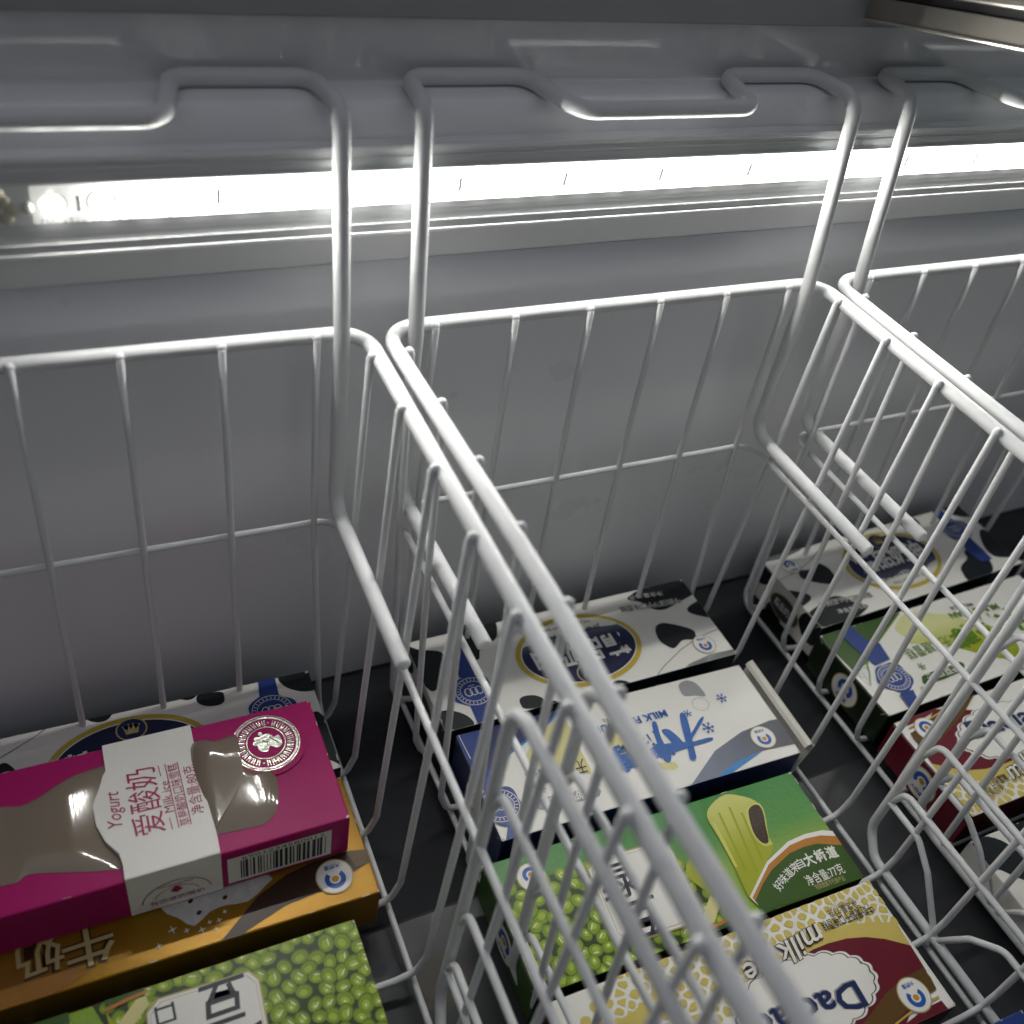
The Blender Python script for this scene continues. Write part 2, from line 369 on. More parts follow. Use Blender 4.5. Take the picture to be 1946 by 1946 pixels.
    def seal(self, c, r, ang, ly=4, tail0=None, tail1=None, m='blue', part='ribbon_seal'):
        """blue ribbon over the end of the carton with a wax seal on it"""
        if tail0: self.poly(part, M[m], tail0, ly)
        if tail1: self.poly(part, M[m], tail1, ly)
        pts = []
        for k in range(60):
            t = 2*math.pi*k/60; rr = r*(1+0.06*math.sin(5*t+0.6)+0.05*math.sin(3*t+2))
            pts.append((c[0]+rr*math.cos(t), c[1]+rr*math.sin(t)*0.92))
        self.poly(part, M[m], pts, ly+1)
        self.ring(part, M['white'], c, r*0.84, r*0.76, 0.05, ly+2); self.ring(part, M['white'], c, r*0.62, r*0.55, 0.04, ly+2)
        for k in range(26):
            a = 2*math.pi*k/26; p = Vector((c[0]+math.cos(a)*r*0.735, c[1]+math.sin(a)*r*0.66)); q = Vector((math.cos(a), math.sin(a)))*r*0.055
            self.line(part, M['white'], [tuple(p-q), tuple(p+q)], 0.05, ly+2)
        for dx in (-0.26, 0, 0.26): self.ring(part, M['white'], (c[0]+dx*r, c[1]), r*0.15, r*0.20, 0.06, ly+2, n=16)
        self.line(part, M['white'], [(c[0]-r*.15, c[1]-r*.33), (c[0]+r*.15, c[1]-r*.33)], 0.05, ly+2)
    def flake(self, c, r, m, part='lettering', ly=3):
        for k in range(3):
            a = math.pi*k/3; d = (math.cos(a)*r, math.sin(a)*r)
            self.line(part, m, [(c[0]-d[0], c[1]-d[1]), (c[0]+d[0], c[1]+d[1])], r*0.16, ly)
        for k in range(6):
            a = math.pi*k/3; p = (c[0]+math.cos(a)*r*.6, c[1]+math.sin(a)*r*.6)
            for s in (-0.7, 0.7): self.line(part, m, [p, (p[0]+math.cos(a+s)*r*.3, p[1]+math.sin(a+s)*r*.3)], r*0.13, ly)
    def done(self):
        self.face('top'); rn = random.Random(int(self.L*100)+len(self.o.name)+int(abs(self.o.location.x)*9999)); L, W = self.L, self.W
        for _ in range(16):          # rubbed, slightly frayed card along the folds
            u, v, d = rn.uniform(.2, L-.2), rn.uniform(.2, W-.2), rn.uniform(.08, .5); k = rn.randrange(4)
            a, b = [((u, .07), (u+d, .05)), ((u, W-.07), (u+d, W-.05)), ((.07, v), (.05, v+d)), ((L-.07, v), (L-.05, v+d))][k]
            self.line('worn_fold', M['worn'], [a, b], rn.uniform(.02, .07), 0)
        for u, v in ((.12, .12), (L-.12, .12), (.12, W-.12), (L-.12, W-.12)): self.ell('worn_fold', M['worn'], (u, v), rn.uniform(.05, .14), rn.uniform(.05, .12), 0, rn.uniform(0, 90), 8)
        bm, ms = self.parts.pop('worn_fold'); bmesh.ops.scale(bm, vec=(U, U, U), verts=bm.verts)
        me = self.body.data; me.materials.append(M['worn']); tmp = bpy.data.meshes.new('wear')
        for f in bm.faces: f.material_index = len(me.materials)-1
        bm.to_mesh(tmp); bm.free(); bm = bmesh.new(); bm.from_mesh(me); bm.from_mesh(tmp); bm.to_mesh(me); bm.free(); bpy.data.meshes.remove(tmp)
        for k, (bm, ms) in self.parts.items():
            link(k.split('#')[0], bm, ms, self.o)
        return self

def inside(p, P):
    r = False
    for i in range(len(P)):
        a, b = P[i-1], P[i]
        if (a[1] > p[1]) != (b[1] > p[1]) and p[0] < (b[0]-a[0])*(p[1]-a[1])/(b[1]-a[1])+a[0]: r = not r
    return r
def scatter(poly, d, rnd, n=6000, lim=400):
    xs = [p[0] for p in poly]; ys = [p[1] for p in poly]; out = []
    for _ in range(n):
        p = (rnd.uniform(min(xs), max(xs)), rnd.uniform(min(ys), max(ys)))
        if inside(p, poly) and all((p[0]-q[0])**2+(p[1]-q[1])**2 > d*d for q in out): out.append(p)
        if len(out) >= lim: break
    return out
def end_seams(c, side, dark='black_ink'):
    c.face(side); W, H = c.W, c.H
    c.line('end_flap', M['worn'], [(0.12, H-0.10), (W-0.12, H-0.10)], 0.05, 1)
    c.line('end_flap', M['worn'], [(0.35, H-0.12), (0.55, H-0.42)], 0.06, 1); c.line('end_flap', M['worn'], [(W-0.35, H-0.12), (W-0.6, H-0.5)], 0.06, 1)
    c.face('top')

# ---------------------------------------------------------------- carton designs
def cow_top(c):
    bl = M['black_ink']; P = 'cow_patch'
    for pi, pts in enumerate(([(3.58, -0.07), (2.53, 0), (-0.42, 0.2), (-0.31, 1.6), (1.67, 2.25), (3.34, 2.63), (4.31, 2.14), (4.75, 1.36), (5.61, 0.67)],
                [(1.36, 3.1), (0.69, 2.75), (-0.3, 2.65), (-0.33, 3.92), (-0.27, 4.59), (0.83, 4.01), (1.36, 3.54)],
                [(5.14, 4.43), (4.63, 3.91), (3.79, 3.99), (2.22, 5.09), (2.22, 5.81), (2.66, 6.09), (3.54, 5.93), (4.55, 6.44), (5.03, 6.09), (5.32, 5.4)],
                [(24.69, -0.12), (23.53, 0.86), (22, 1.55), (21.96, 2.7), (22.89, 4.25), (23.68, 4.81), (24.11, 4.41), (24.61, 2.63)],
                [(20.23, 0.14), (17.14, -0.15), (17.21, 1.04), (17.76, 1.67), (19.09, 2.24), (19.58, 3.05), (20.92, 3.02), (21.33, 2.14)],
                [(25.03, 6.89), (24.36, 6.59), (23.28, 6.73), (22.3, 7.51), (22.19, 8.47), (24.05, 8.71)],
                [(18.16, 7.31), (17.71, 7.16), (17, 7.31), (16.52, 7.77), (16.71, 8.37), (18.11, 8.23), (18.29, 7.77)],
                [(16.5, 8.29), (16, 8.14), (15.54, 8.38), (15.61, 8.87), (16.55, 8.93)],
                [(11.02, 8.11), (10.43, 7.92), (9.79, 8.23), (9.46, 8.88), (9.57, 9.3), (11.35, 9.02)])):
        c.poly(P+"#%d" % pi, bl, pts, 0, 4)
    c.poly('silver_arc', M['silver'], [(6.15, 8.97), (4.21, 8.16), (2.25, 7.83), (0.09, 7.94), (0.24, 9.24), (2.85, 9.32)], 1)
    c.line('silver_arc', M['dark_grey'], [(7.78, 8.75), (6.41, 7.84), (4.21, 6.74), (1.98, 5.99), (-0.2, 5.7)], 0.05, 1)
    oc = (11.84, 4.39); a = (16.98, 4.32); b = (6.66, 4.89); rx = math.dist(a, b)/2*0.99
    t = (10.49, 1.08); q = (13.14, 7.43); ry = math.dist(t, q)/2
    c.oc, c.orx, c.ory = oc, rx, ry
    O = 'oval_badge'
    c.ell(O, M['gold'], oc, rx, ry, 2, n=60); c.ell(O, M['white'], oc, rx*.925, ry*.89, 3, n=60); c.ell(O, M['g_oval'], oc, rx*.905, ry*.865, 4, n=60)
    c.poly(O, M['cream'], [(oc[0]-rx*.80, oc[1]-ry*.42), (oc[0]-rx*.3, oc[1]-ry*.50), (oc[0], oc[1]-ry*.40), (oc[0]+rx*.35, oc[1]-ry*.52), (oc[0]+rx*.80, oc[1]-ry*.40), (oc[0]+rx*.55, oc[1]-ry*.72), (oc[0], oc[1]-ry*.86), (oc[0]-rx*.55, oc[1]-ry*.72)], 5, 3)
    c.text('lettering', M['white'], '精品奶油', (oc[0]-rx*.76, oc[1]+ry*.10), (oc[0]+rx*.76, oc[1]+ry*.10), ry*.66, 6, 0.028)
    c.text('lettering', M['text_dark'], 'JINPIN NAIYOU', (oc[0]-rx*.52, oc[1]-ry*.50), (oc[0]+rx*.52, oc[1]-ry*.50), ry*.15, 6, 0.01)
    c.text('lettering', M['text_dark'], 'MILK ICE CREAM BAR', (oc[0]-rx*.40, oc[1]-ry*.70), (oc[0]+rx*.40, oc[1]-ry*.70), ry*.09, 6)
    cc = (12.19, 6.73); K = 'crown_badge'
    c.ell(K, M['gold_line'], cc, .98, .90, 7); c.ell(K, M['navy'], cc, .88, .80, 8)
    c.poly(K, M['gold_line'], [(cc[0]+x*.5, cc[1]+y*.5) for x, y in ((-.75, -.75), (.75, -.75), (1.0, .45), (.5, -.1), (.28, .7), (0, 0), (-.28, .7), (-.5, -.1), (-1.0, .45))], 9)
    for x in (-.5, -.14, .14, .5): c.ell(K, M['gold_line'], (cc[0]+x, cc[1]+(.27 if abs(x) > .3 else .4)), .06, .06, 9, n=10)
    s = (21.05, 5.71)
    c.seal(s, 1.55, 0, 4, [(21.43, 1.33), (20.03, 1.37), (19.78, 2.98), (20.53, 4.61), (21.58, 4.28)], [(21.76, 6.55), (20.47, 6.96), (20.73, 8.52), (21.86, 8.54)], m='blue')
    c.logo((2.06, 6.82), 0.93, 4)
    d0, d1 = (1.41, 2.15), (6.82, 1.66)
    c.text('lettering#fl', M['white'], '牛奶葡萄干口味雪糕', d0, d1, 0.66, 4, 0.06); c.text('lettering#fl', M['text_dark'], '牛奶葡萄干口味雪糕', d0, d1, 0.60, 5, 0.0)
    c.text('lettering', M['white'], '净含量:75克', (2.48, 1.03), (5.48, 0.71), 0.48, 4)
def cow_end(c, side):
    c.face(side); W, H = c.W, c.H; P = 'end_print'
    c.poly(P, M['black_ink'], [(0, H), (W*.20, H), (W*.24, H*.7), (W*.12, H*.45), (0, H*.5)], 1, 3)
    c.poly(P, M['black_ink'], [(W*.30, 0), (W*.36, H*.4), (W*.5, H*.2), (W*.52, 0)], 1, 3)
    c.poly(P, M['black_ink'], [(W*.78, H), (W*.72, H*.6), (W*.86, H*.3), (W, H*.4), (W, H)], 1, 3)
    c.ell(P, M['gold_line'], (W*.52, H*.46), W*.22, H*.34, 2); c.ell(P, M['dark_grey'], (W*.52, H*.46), W*.205, H*.31, 3)
    c.text(P, M['white'], '精品奶油', (W*.37, H*.47), (W*.67, H*.47), H*.24, 4, 0.02)
    c.face('top'); end_seams(c, side)

def xylitol_top(c, green):
    """white carton with a big brush title, ribbon seal and bar"""
    if not green:
        c.poly('corner_panel', M['navy'], [(23.8, -0.08), (15.13, -0.1), (16.25, 0.67), (18.77, 1.84), (20.72, 2.64), (23.24, 4.26), (24.18, 4.32)], 0)
        c.poly('corner_panel', M['blue'], [(23.36, 0.01), (21.33, 0.14), (21.5, 1.4), (23.13, 2.54), (23.21, 1.53)], 1)
        c.line('corner_panel', M['cyan'], [(15.21, 0.08), (16.27, 0.71), (18.77, 1.84), (20.72, 2.64), (22.39, 3.65), (23.5, 4.53)], 0.16, 2)
        c.line('corner_panel', M['white'], [(23.02, 0.06), (22.9, 2.16)], 0.05, 3)
        c.poly('tint', M['pale_yellow'], [(16.17, 0.79), (15.31, 1.04), (15.38, 3.88), (15.53, 5.57), (17.1, 4.37), (18.93, 3.72), (19.26, 2.99), (17.67, 1.6)], 0, 3)
        c.poly('tint', M['pale_yellow'], [(12.93, 2.71), (12, 2.99), (12.09, 4.63), (10.98, 5.94), (9.41, 6.42), (9.79, 6.95), (12.35, 5.69), (13.41, 4.56)], 0, 3)
        c.poly('blue_arc', M['g_arc'], [(9.63, 8.65), (6.13, 6.42), (3.32, 5.55), (0.64, 5.29), (-0.32, 5.39), (-0.04, 7.63), (2.73, 7.43), (5.17, 7.7), (7.56, 8.51)], 1)
        c.poly('blue_arc', M['cyan'], [(7.56, 8.51), (5.17, 7.7), (2.73, 7.43), (3.55, 7.69), (5.51, 8.25), (6.73, 8.68)], 2)
        c.poly('bar_picture', M['grey'], [(5.79, 0.62), (5.35, 0.28), (4.77, 0.29), (4.29, 0.76), (4.2, 1.94), (4.98, 1.64), (5.79, 1.48)], 1, 3)
        c.ring('bar_picture', M['grey'], (4.99, 2.5), .62, .55, .03, 1)
        tm, fm, bm_ = M['midblue'], M['logo_blue'], M['grey']
        for pts in ([(7.06, 3.26), (6.75, 3.28), (7.01, 4.29), (7.54, 5.99), (7.7, 6.41), (8.11, 6.35), (7.78, 5.42), (7.44, 4.33)], [(9.15, 5.41), (7.56, 5.35), (6.11, 5.38), (6.13, 5.54), (7.69, 5.58), (9, 5.62)],
                    [(5.54, 3.67), (5.77, 3.96), (6.53, 4.55), (7.32, 5.09), (7.41, 4.89), (6.65, 4.36), (5.95, 3.82)], [(8.82, 3.93), (8.42, 4.11), (8.25, 4.91), (7.78, 5.35), (7.99, 5.56), (8.55, 5.22), (8.79, 4.55)],
                    [(10.1, 4.89), (9.69, 4.85), (9.73, 5.34), (9.65, 6.02), (9.88, 6.21), (10.02, 5.58)], [(9.5, 3.24), (9.16, 3.24), (9.45, 4.42), (9.53, 5.81), (9.8, 5.89), (9.82, 4.81)],
                    [(7.18, 3.2), (6.8, 3.24), (7.26, 4.73), (7.63, 6.3), (8.04, 6.34), (7.72, 5.1)], [(8.92, 3.9), (8.5, 3.99), (8.12, 4.98), (8.35, 5.25), (8.71, 4.64)],
                    [(10.65, 5.06), (9.49, 4.91), (7.49, 5.25), (7.53, 5.46), (9.25, 5.32), (10.67, 5.38)]):
            cx = sum(p[0] for p in pts)/len(pts); cy = sum(p[1] for p in pts)/len(pts)
            c.poly('brush_title', tm, [(x+(x-cx)*.10+(.07 if x > cx else -.07), y+(y-cy)*.10+(.04 if y > cy else -.04)) for x, y in pts], 4, 3)
        c.text('lettering', tm, '糖', (9.16, 4.59), (10.8, 5.34), 2.4, 4, 0.03, 0.1)
        c.text('lettering', tm, '醇', (11.11, 4.92), (13.89, 5.22), 2.2, 4, 0.03, 0.1)
        c.text('lettering', M['midblue'], 'MILK FLAVOUR', (7.9, 2.49), (13.84, 2.41), 0.62, 4, 0.03)
        c.text('lettering', M['text_dark'], 'MILK ICE', (11.43, 1.87), (12.79, 1.82), 0.26, 4)
        c.text('lettering', M['text_dark'], '无蔗糖雪糕', (15.55, 4.84), (19.9, 4.76), 1.15, 4, 0.0)
        c.poly('flavour_tag', M['grey'], [(20.04, 6.62), (19.65, 6.27), (16.94, 6.46), (15.55, 6.62), (15.71, 7.27), (17.25, 7.27), (19.86, 7.1)], 1, 2)
        c.text('flavour_tag', M['white'], '牛奶口味', (15.81, 6.81), (19.38, 6.74), .72, 2, 0.02)
        for x, y, r in ((3.15, 2.48, 0.42), (5.56, 4.54, 0.48), (6.41, 2.98, 0.32)): c.flake((x, y), r, M['logo_blue'])
        c.flake((19.28, 5.7), .36, M['grey'])
        c.seal((22.37, 6.02), 1.5, 0, 5, [(23.18, 2.08), (22.1, 2.13), (21.93, 4.84), (22.94, 5.04)], [(22.3, 7.24), (21.47, 7.26), (21.52, 8.7), (22.98, 9.42), (22.93, 8.41)])
        c.line('ribbon_seal', M['white'], [(21.63, 7.45), (21.55, 8.77)], 0.07, 6)
        c.logo((2.05, 6.45), 0.95, 4)
    else:
        c.poly('corner_panel', M['green_deep'], [(23.33, -0.05), (14.58, 0.1), (18.57, 1.99), (19.79, 2.32), (21.34, 3.7), (22.92, 4.08)], 0)
        c.line('corner_panel', M['leaf'], [(14.76, 0.16), (18.62, 2.04), (19.96, 2.5), (21.34, 3.7), (21.79, 4.47), (22.61, 5.55)], 0.14, 1)
        c.poly('corner_panel', M['silver'], [(22.94, 3.85), (21.43, 3.67), (21.87, 4.44), (22.61, 5.55), (22.74, 5.05)], 1)
        c.poly('bar_picture', M['g_melon'], [(16.07, 1.2), (13.95, 0.36), (11.02, 1.51), (9.32, 2.65), (7.87, 3.77), (6.93, 5.36), (7.3, 6.74), (8.53, 7.45), (9.87, 6.92), (11.32, 5.88), (13.44, 4.26), (16.22, 3.21), (16.11, 2.57), (16.41, 1.85)], 1, 3)
        tm = M['leaf']
        c.text('lettering', tm, '木', (3.39, 4.06), (6.8, 3.99), 2.5, 4, 0.03, 0.1)
        c.text('lettering', tm, '糖', (6.69, 3.77), (9.62, 3.96), 2.4, 4, 0.03, 0.1)
        c.text('lettering', tm, '醇', (9.81, 4.02), (12.37, 4.3), 2.1, 4, 0.03, 0.1)
        c.text('lettering', tm, 'MUNG BEAN', (5.24, 2.39), (10.53, 1.93), 0.66, 4, 0.035)
        c.text('lettering', M['text_dark'], 'MILK ICE', (7.43, 1.48), (9.8, 1.25), 0.34, 4, 0.01)
        c.text('lettering', M['leaf'], '无蔗糖雪糕', (12.6, 4.04), (17.52, 4.1), 1.15, 4, 0.0)
        c.poly('flavour_tag', M['green_deep'], [(18, 6.45), (17.41, 6.14), (14.07, 6.16), (13.53, 6.1), (13.38, 6.51), (14.41, 6.99), (17.58, 7.06), (18.23, 6.89)], 1, 2)
        c.text('flavour_tag', M['cream'], '绿豆口味', (13.93, 6.56), (17.52, 6.5), .72, 2, 0.02)
        for x, y, r in ((17.09, 5.43, 0.36), (12.24, 6.9, 0.3), (18.68, 7.24, 0.25)): c.flake((x, y), r, M['leaf'])
        c.seal((20.21, 5.58), 1.55, 0, 5, [(21.27, 0.09), (19.96, -0.01), (19.71, 1.68), (18.82, 2.28), (19.16, 3.96), (20.88, 4.08), (21.19, 2.33), (21.35, 1.44)], [(20.9, 7.03), (19.55, 7.05), (19.9, 8.04), (21.15, 8.53)])
        c.line('ribbon_seal', M['text_dark'], [(21.06, 7.15), (21.23, 8.5)], 0.07, 6)

def logo_end(c, side, band=None):
    c.face(side); W, H = c.W, c.H
    if band: c.poly('end_print', M[band], [(0, H*.62), (W, H*.62), (W, H), (0, H)], 0)
    c.logo((W*.50, H*.47), H*.40, 2, 'end_logo'); c.face('top'); end_seams(c, side)

def bean_top(c, seed):
    rnd = random.Random(seed)
    reg = [(-0.03, 6.4), (2.49, 6.59), (6.27, 6.17), (11.95, 4.71), (12.67, 2.61), (14.17, 0.03), (9.5, -0.2), (-0.1, -0.13)]
    c.poly('bean_print', M['bean_gap'], reg, 0, 2)
    for p in scatter(reg, 0.66, rnd, 12000, 330):
        a = rnd.uniform(0, 180); s = rnd.uniform(.95, 1.25)
        dx, dy = math.cos(math.radians(a)), math.sin(math.radians(a))
        c.ell('bean_print', M['bean_dark'], p, .46*s, .385*s, 1, a, 14)
        c.ell('bean_print', M['bean'], (p[0]+.02, p[1]+.03), .41*s, .335*s, 1, a, 14)
        c.ell('bean_print', M['bean_light'], (p[0]+.05, p[1]+.08), .22*s, .17*s, 1, a, 10)
        if rnd.random() < .55: c.ell('bean_print', M['bean_white'], (p[0]+.06, p[1]+.11), .085, .06, 1, a, 8)
        if rnd.random() < .4: c.ell('bean_print', M['bean_white'], (p[0]-.12*dy, p[1]+.12*dx), .20*s, .045, 1, a, 8)
    pp = [(15.43, 7.02), (16.21, 7.75), (17.52, 8.15), (18.51, 7.76), (19.33, 7.09), (19.37, 6.16), (18.74, 4.79), (18.66, 3.94), (18.04, 3.28), (16.94, 2.52), (15.12, 0.95), (15.22, 2.8), (15.38, 5.42)]
    c.poly('bar_picture', M['g_pop'], pp, 5, 3)
    for k, (x0, y0, x1, y1) in enumerate(((16.37, 7.02, 15.85, 2.87), (17.3, 7.18, 16.5, 2.52), (17.89, 6.54, 17.32, 3.09))):
        c.line('bar_picture', M['pop_dark'], [(x0, y0), (x1, y1)], 0.16, 6)
    c.line('bar_picture', M['pop_light'], [(15.61, 6.51), (15.39, 3.3)], 0.2, 6)
    c.poly('bar_picture', M['pop_light'], [(18.15, 6.47), (18.9, 6.92), (19.48, 6.84), (19.43, 6.06), (18.65, 4.38), (18.66, 3.94), (17.94, 4.03), (17.73, 5.11)], 6, 3)
    fl = [(18.33, 6.41), (18.82, 6.79), (19.34, 6.75), (19.35, 6.17), (18.92, 5.18), (18.47, 4.15), (17.99, 4.23), (17.86, 5.07)]
    c.poly('bar_picture', M['filling'], fl, 7, 3)
    for p in scatter(fl, 0.17, rnd, 1500, 26): c.ell('bar_picture', M['brown'], p, .06, .035, 8, rnd.uniform(0, 180), 8)
    c.poly('second_bar', M['g_pop'], [(12.29, 4.4), (13.49, 5.05), (13.42, 4.11), (13.49, 1.55), (13.56, 0.64), (13.16, 1.55), (12.44, 2.73), (12.01, 3.64)], 5, 2)
    c.poly('second_bar', M['pale_yellow'], [(12.72, 2.14), (13.18, 1.54), (12.06, 0.52), (11.56, 0.47), (11.45, 0.97)], 6)
    oc = [(6.13, 6.03), (6.88, 6.5), (11.76, 6.32), (11.85, 5.36), (11.62, 1.44), (10.97, 0.91), (6.3, 1.04), (5.9, 1.65)]
    cx = sum(p[0] for p in oc)/8; cy = sum(p[1] for p in oc)/8
    c.poly('name_plate', M['gold_line'], [(cx+(x-cx)*1.03, cy+(y-cy)*1.035) for x, y in oc], 7)
    c.poly('name_plate', M['white'], oc, 8)
    c.poly('name_plate', M['gold_line'], [(cx+(x-cx)*.955, cy+(y-cy)*.945) for x, y in oc], 9); c.poly('name_plate', M['white'], [(cx+(x-cx)*.945, cy+(y-cy)*.93) for x, y in oc], 10)
    c.text('lettering', M['text_dark'], '绿', (cx-2.6, cy+1.15), (cx-.1, cy+1.15), 2.4, 11, 0.012, 0.15)
    c.text('lettering', M['text_dark'], '豆', (cx-2.2, cy-1.5), (cx+.2, cy-1.5), 2.3, 11, 0.012, 0.15)
    for k, ch in enumerate('清凉爽口'): c.text('lettering#col', M['text_dark'], ch, (cx+1.35, cy+1.95-k*1.28), (cx+2.35, cy+1.95-k*1.28), 1.0, 11, 0.012)
    c.poly('corner_panel', M['white'], [(15.08, 1.23), (17.53, 2.95), (19.73, 3.75), (21.2, 3.86), (22.53, 3.74), (23.32, 3.41), (23.14, 1.79), (18.89, 2.31), (15.41, 0.2)], 8)
    c.poly('corner_panel', M['orange'], [(15.22, 1.12), (17.53, 2.74), (19.69, 3.47), (20.99, 3.56), (22.16, 3.44), (23.28, 3.03), (23.14, 1.79), (18.89, 2.31), (15.41, 0.2)], 9)
    c.poly('corner_panel', M['green_deep'], [(15.29, 0.9), (16.42, 1.73), (17.49, 2.34), (19.35, 2.98), (20.49, 3.07), (21.52, 3), (23.3, 2.32), (23.28, -0.09), (15.32, -0.16)], 10)
    arc = [(17.29, 1.28), (17.85, 1.56), (18.45, 1.82), (19.02, 2.01), (19.56, 2.14), (20.33, 2.19), (21.22, 2.19), (22.13, 2.16)]
    for ch, p, q in zip('好味道来自大桥道', arc, arc[1:]+[(22.87, 2.09)]):
        big = ch in '大桥' or p == arc[-1]; d = Vector(q)-Vector(p); d.normalize(); s = .80 if big else .60; pv = Vector(p)
        c.text('lettering#arc', M['white'], ch, tuple(pv-d*s/2), tuple(pv+d*s/2), s*1.1, 11, 0.035 if big else 0.01)
    c.text('lettering', M['white'], '净含量:77克', (19.22, 0.95), (22.19, 0.99), .74, 11, 0.005)
    c.text('lettering', M['gold_line'], '包装图案不代表产品', (19.56, 0.41), (21.84, 0.35), .36, 11)
    c.line('corner_panel', M['orange'], [(11.5, 0.23), (12.43, 0.35), (13.57, 0.52)], 0.22, 6); c.line('corner_panel', M['green_deep'], [(11.63, 0.01), (12.41, 0.07), (13.51, 0.18)], 0.34, 6)
    c.logo((2.54, 6.71), 0.95, 6)

def raisin_top(c, seed):
    rnd = random.Random(seed); N = 'net_pattern'
    net = [(19.28, -0.03), (7.87, 0.11), (-0.16, 0.1), (0.23, 3.07), (2.33, 2.21), (5.51, 1.89), (7.95, 2.29), (10.45, 3.09), (14.63, 4.24), (22.13, 2.27)]
    cells = scatter(net, 0.52, rnd, 9000, 420)
    for p in cells:
        q = [(p[0]+.55*math.cos(k*.785), p[1]+.55*math.sin(k*.785)) for k in range(8)]
        for o in cells:
            dx, dy = o[0]-p[0], o[1]-p[1]; d2 = dx*dx+dy*dy
            if d2 == 0 or d2 > 1.6: continue
            r = []
            for k in range(len(q)):
                a, b = q[k-1], q[k]; fa, fb = [(t[0]-p[0])*dx+(t[1]-p[1])*dy-d2/2 for t in (a, b)]
                if (fa <= 0) != (fb <= 0): t = fa/(fa-fb); r.append((a[0]+(b[0]-a[0])*t, a[1]+(b[1]-a[1])*t))
                if fb <= 0: r.append(b)
            q = r
            if len(q) < 3: break
        if len(q) > 2: c.poly(N, M['net_yellow'], [(p[0]+(x-p[0])*.66, p[1]+(y-p[1])*.62) for x, y in q], 1, 2)
    c.poly('yellow_band', M['yellow'], [(10.83, 3.66), (8.06, 2.25), (5.47, 1.84), (3.38, 2.01), (1.71, 2.4), (0.16, 2.98), (0.3, 4.58), (2.89, 3.3), (7.45, 3.56)], 2)
    c.poly('yellow_band', M['yellow'], [(19.88, 2.35), (18.71, 2.13), (17.17, 1.53), (15.79, 0.9), (15.8, 1.69), (16.72, 2.53), (17.94, 3.41)], 2, 2)
    c.poly('red_panel', M['red'], [(12.06, 5.48), (9.57, 3.41), (7.72, 2.76), (6.48, 2.62), (5.31, 2.61), (3.94, 2.75), (2.71, 3.08), (1.61, 3.59), (0.29, 4.48), (0.42, 6.15), (4.08, 8.36)], 3)
    c.poly('red_panel', M['brown'], [(8.27, 8.37), (6.18, 7.29), (3.88, 6.37), (2.05, 5.94), (0.5, 5.88), (0.44, 6.51), (0.57, 7.19), (2.56, 7.42), (4.38, 7.86), (6.09, 8.73)], 4)
    c.line('red_panel', M['gold'], [(5.66, 8.56), (4.32, 7.96), (2.8, 7.7), (0.77, 7.59)], 0.10, 5)
    c.poly('red_panel', M['red'], [(5.48, 8.85), (3.77, 8.16), (2.24, 7.9), (0.76, 7.83), (0.53, 9.64)], 4)
    cc = (8.58, 4.93)
    def scal(sc, n=22, amp=.18):
        pts = []
        for k in range(n*8):
            t = 2*math.pi*k/(n*8); q = abs(math.sin(t*n/2)); pts.append((cc[0]+(4.7*sc+amp*q)*math.cos(t), cc[1]+(2.15*sc+amp*q)*math.sin(t)))
        return pts
    B_ = 'name_badge'
    c.poly(B_, M['white'], scal(1.045), 6); c.poly(B_, M['choc'], scal(1.0), 7); c.poly(B_, M['white'], scal(.978), 8)
    e0, e1 = (5.18, 5.57), (12.65, 5.18)
    c.text('lettering#dq', M['grey'], 'Daqiao', (e0[0]+.06, e0[1]-.06), (e1[0]+.06, e1[1]-.06), 2.05, 9, 0.03); c.text('lettering#dq', M['navy'], 'Daqiao', e0, e1, 2.0, 10, 0.022)
    m0, m1 = (5.35, 1.97), (11.38, 2.65)
    c.text('lettering#mi', M['choc'], 'milk ice', m0, m1, 1.45, 9, 0.05, 0.25); c.text('lettering#mi', M['cream'], 'milk ice', m0, m1, 1.36, 10, 0.012, 0.25)
    c.text('lettering', M['choc'], '牛奶葡萄干口味雪糕', (1.04, 1.67), (5.01, 1.65), .66, 5, 0.005)
    c.text('lettering', M['choc'], '净含量:73克', (1.82, 1.11), (4.11, 1.1), .52, 5, 0.0)
    c.text('lettering', M['gold_line'], '包装图案不代表产品', (1.95, 0.75), (3.98, 0.73), .30, 5)
    c.logo((2.17, 7), 1.05, 6)

FL = -30.35
FR = {
    'E': ((12.513, -4.705, -30.350), 179.50),
    'F': ((12.364, -13.812, -30.350), 178.10),
    'G': ((10.324, -23.272, -30.350), -1.90),
    'H': ((10.312, -32.032, -30.350), 178.70),
    'I': ((45.059, -4.211, -30.350), 2.30),
    'J': ((44.035, -13.456, -30.350), 181.20),
    'K': ((44.015, -22.659, -30.350), 0.20),
    'L': ((43.125, -32.402, -30.350), -1.00),
    'A': ((-19.106, -4.694, -30.350), -1.40),
    'C': ((-19.036, -13.732, -30.350), 178.60),
    'D': ((-21.167, -23.282, -30.350), 179.10),
    'B': ((-19.730, -10.396, -26.700), -1.00),
}
G1 = 'ice cream cartons lying in the wire baskets'
def place(key): return FR[key]
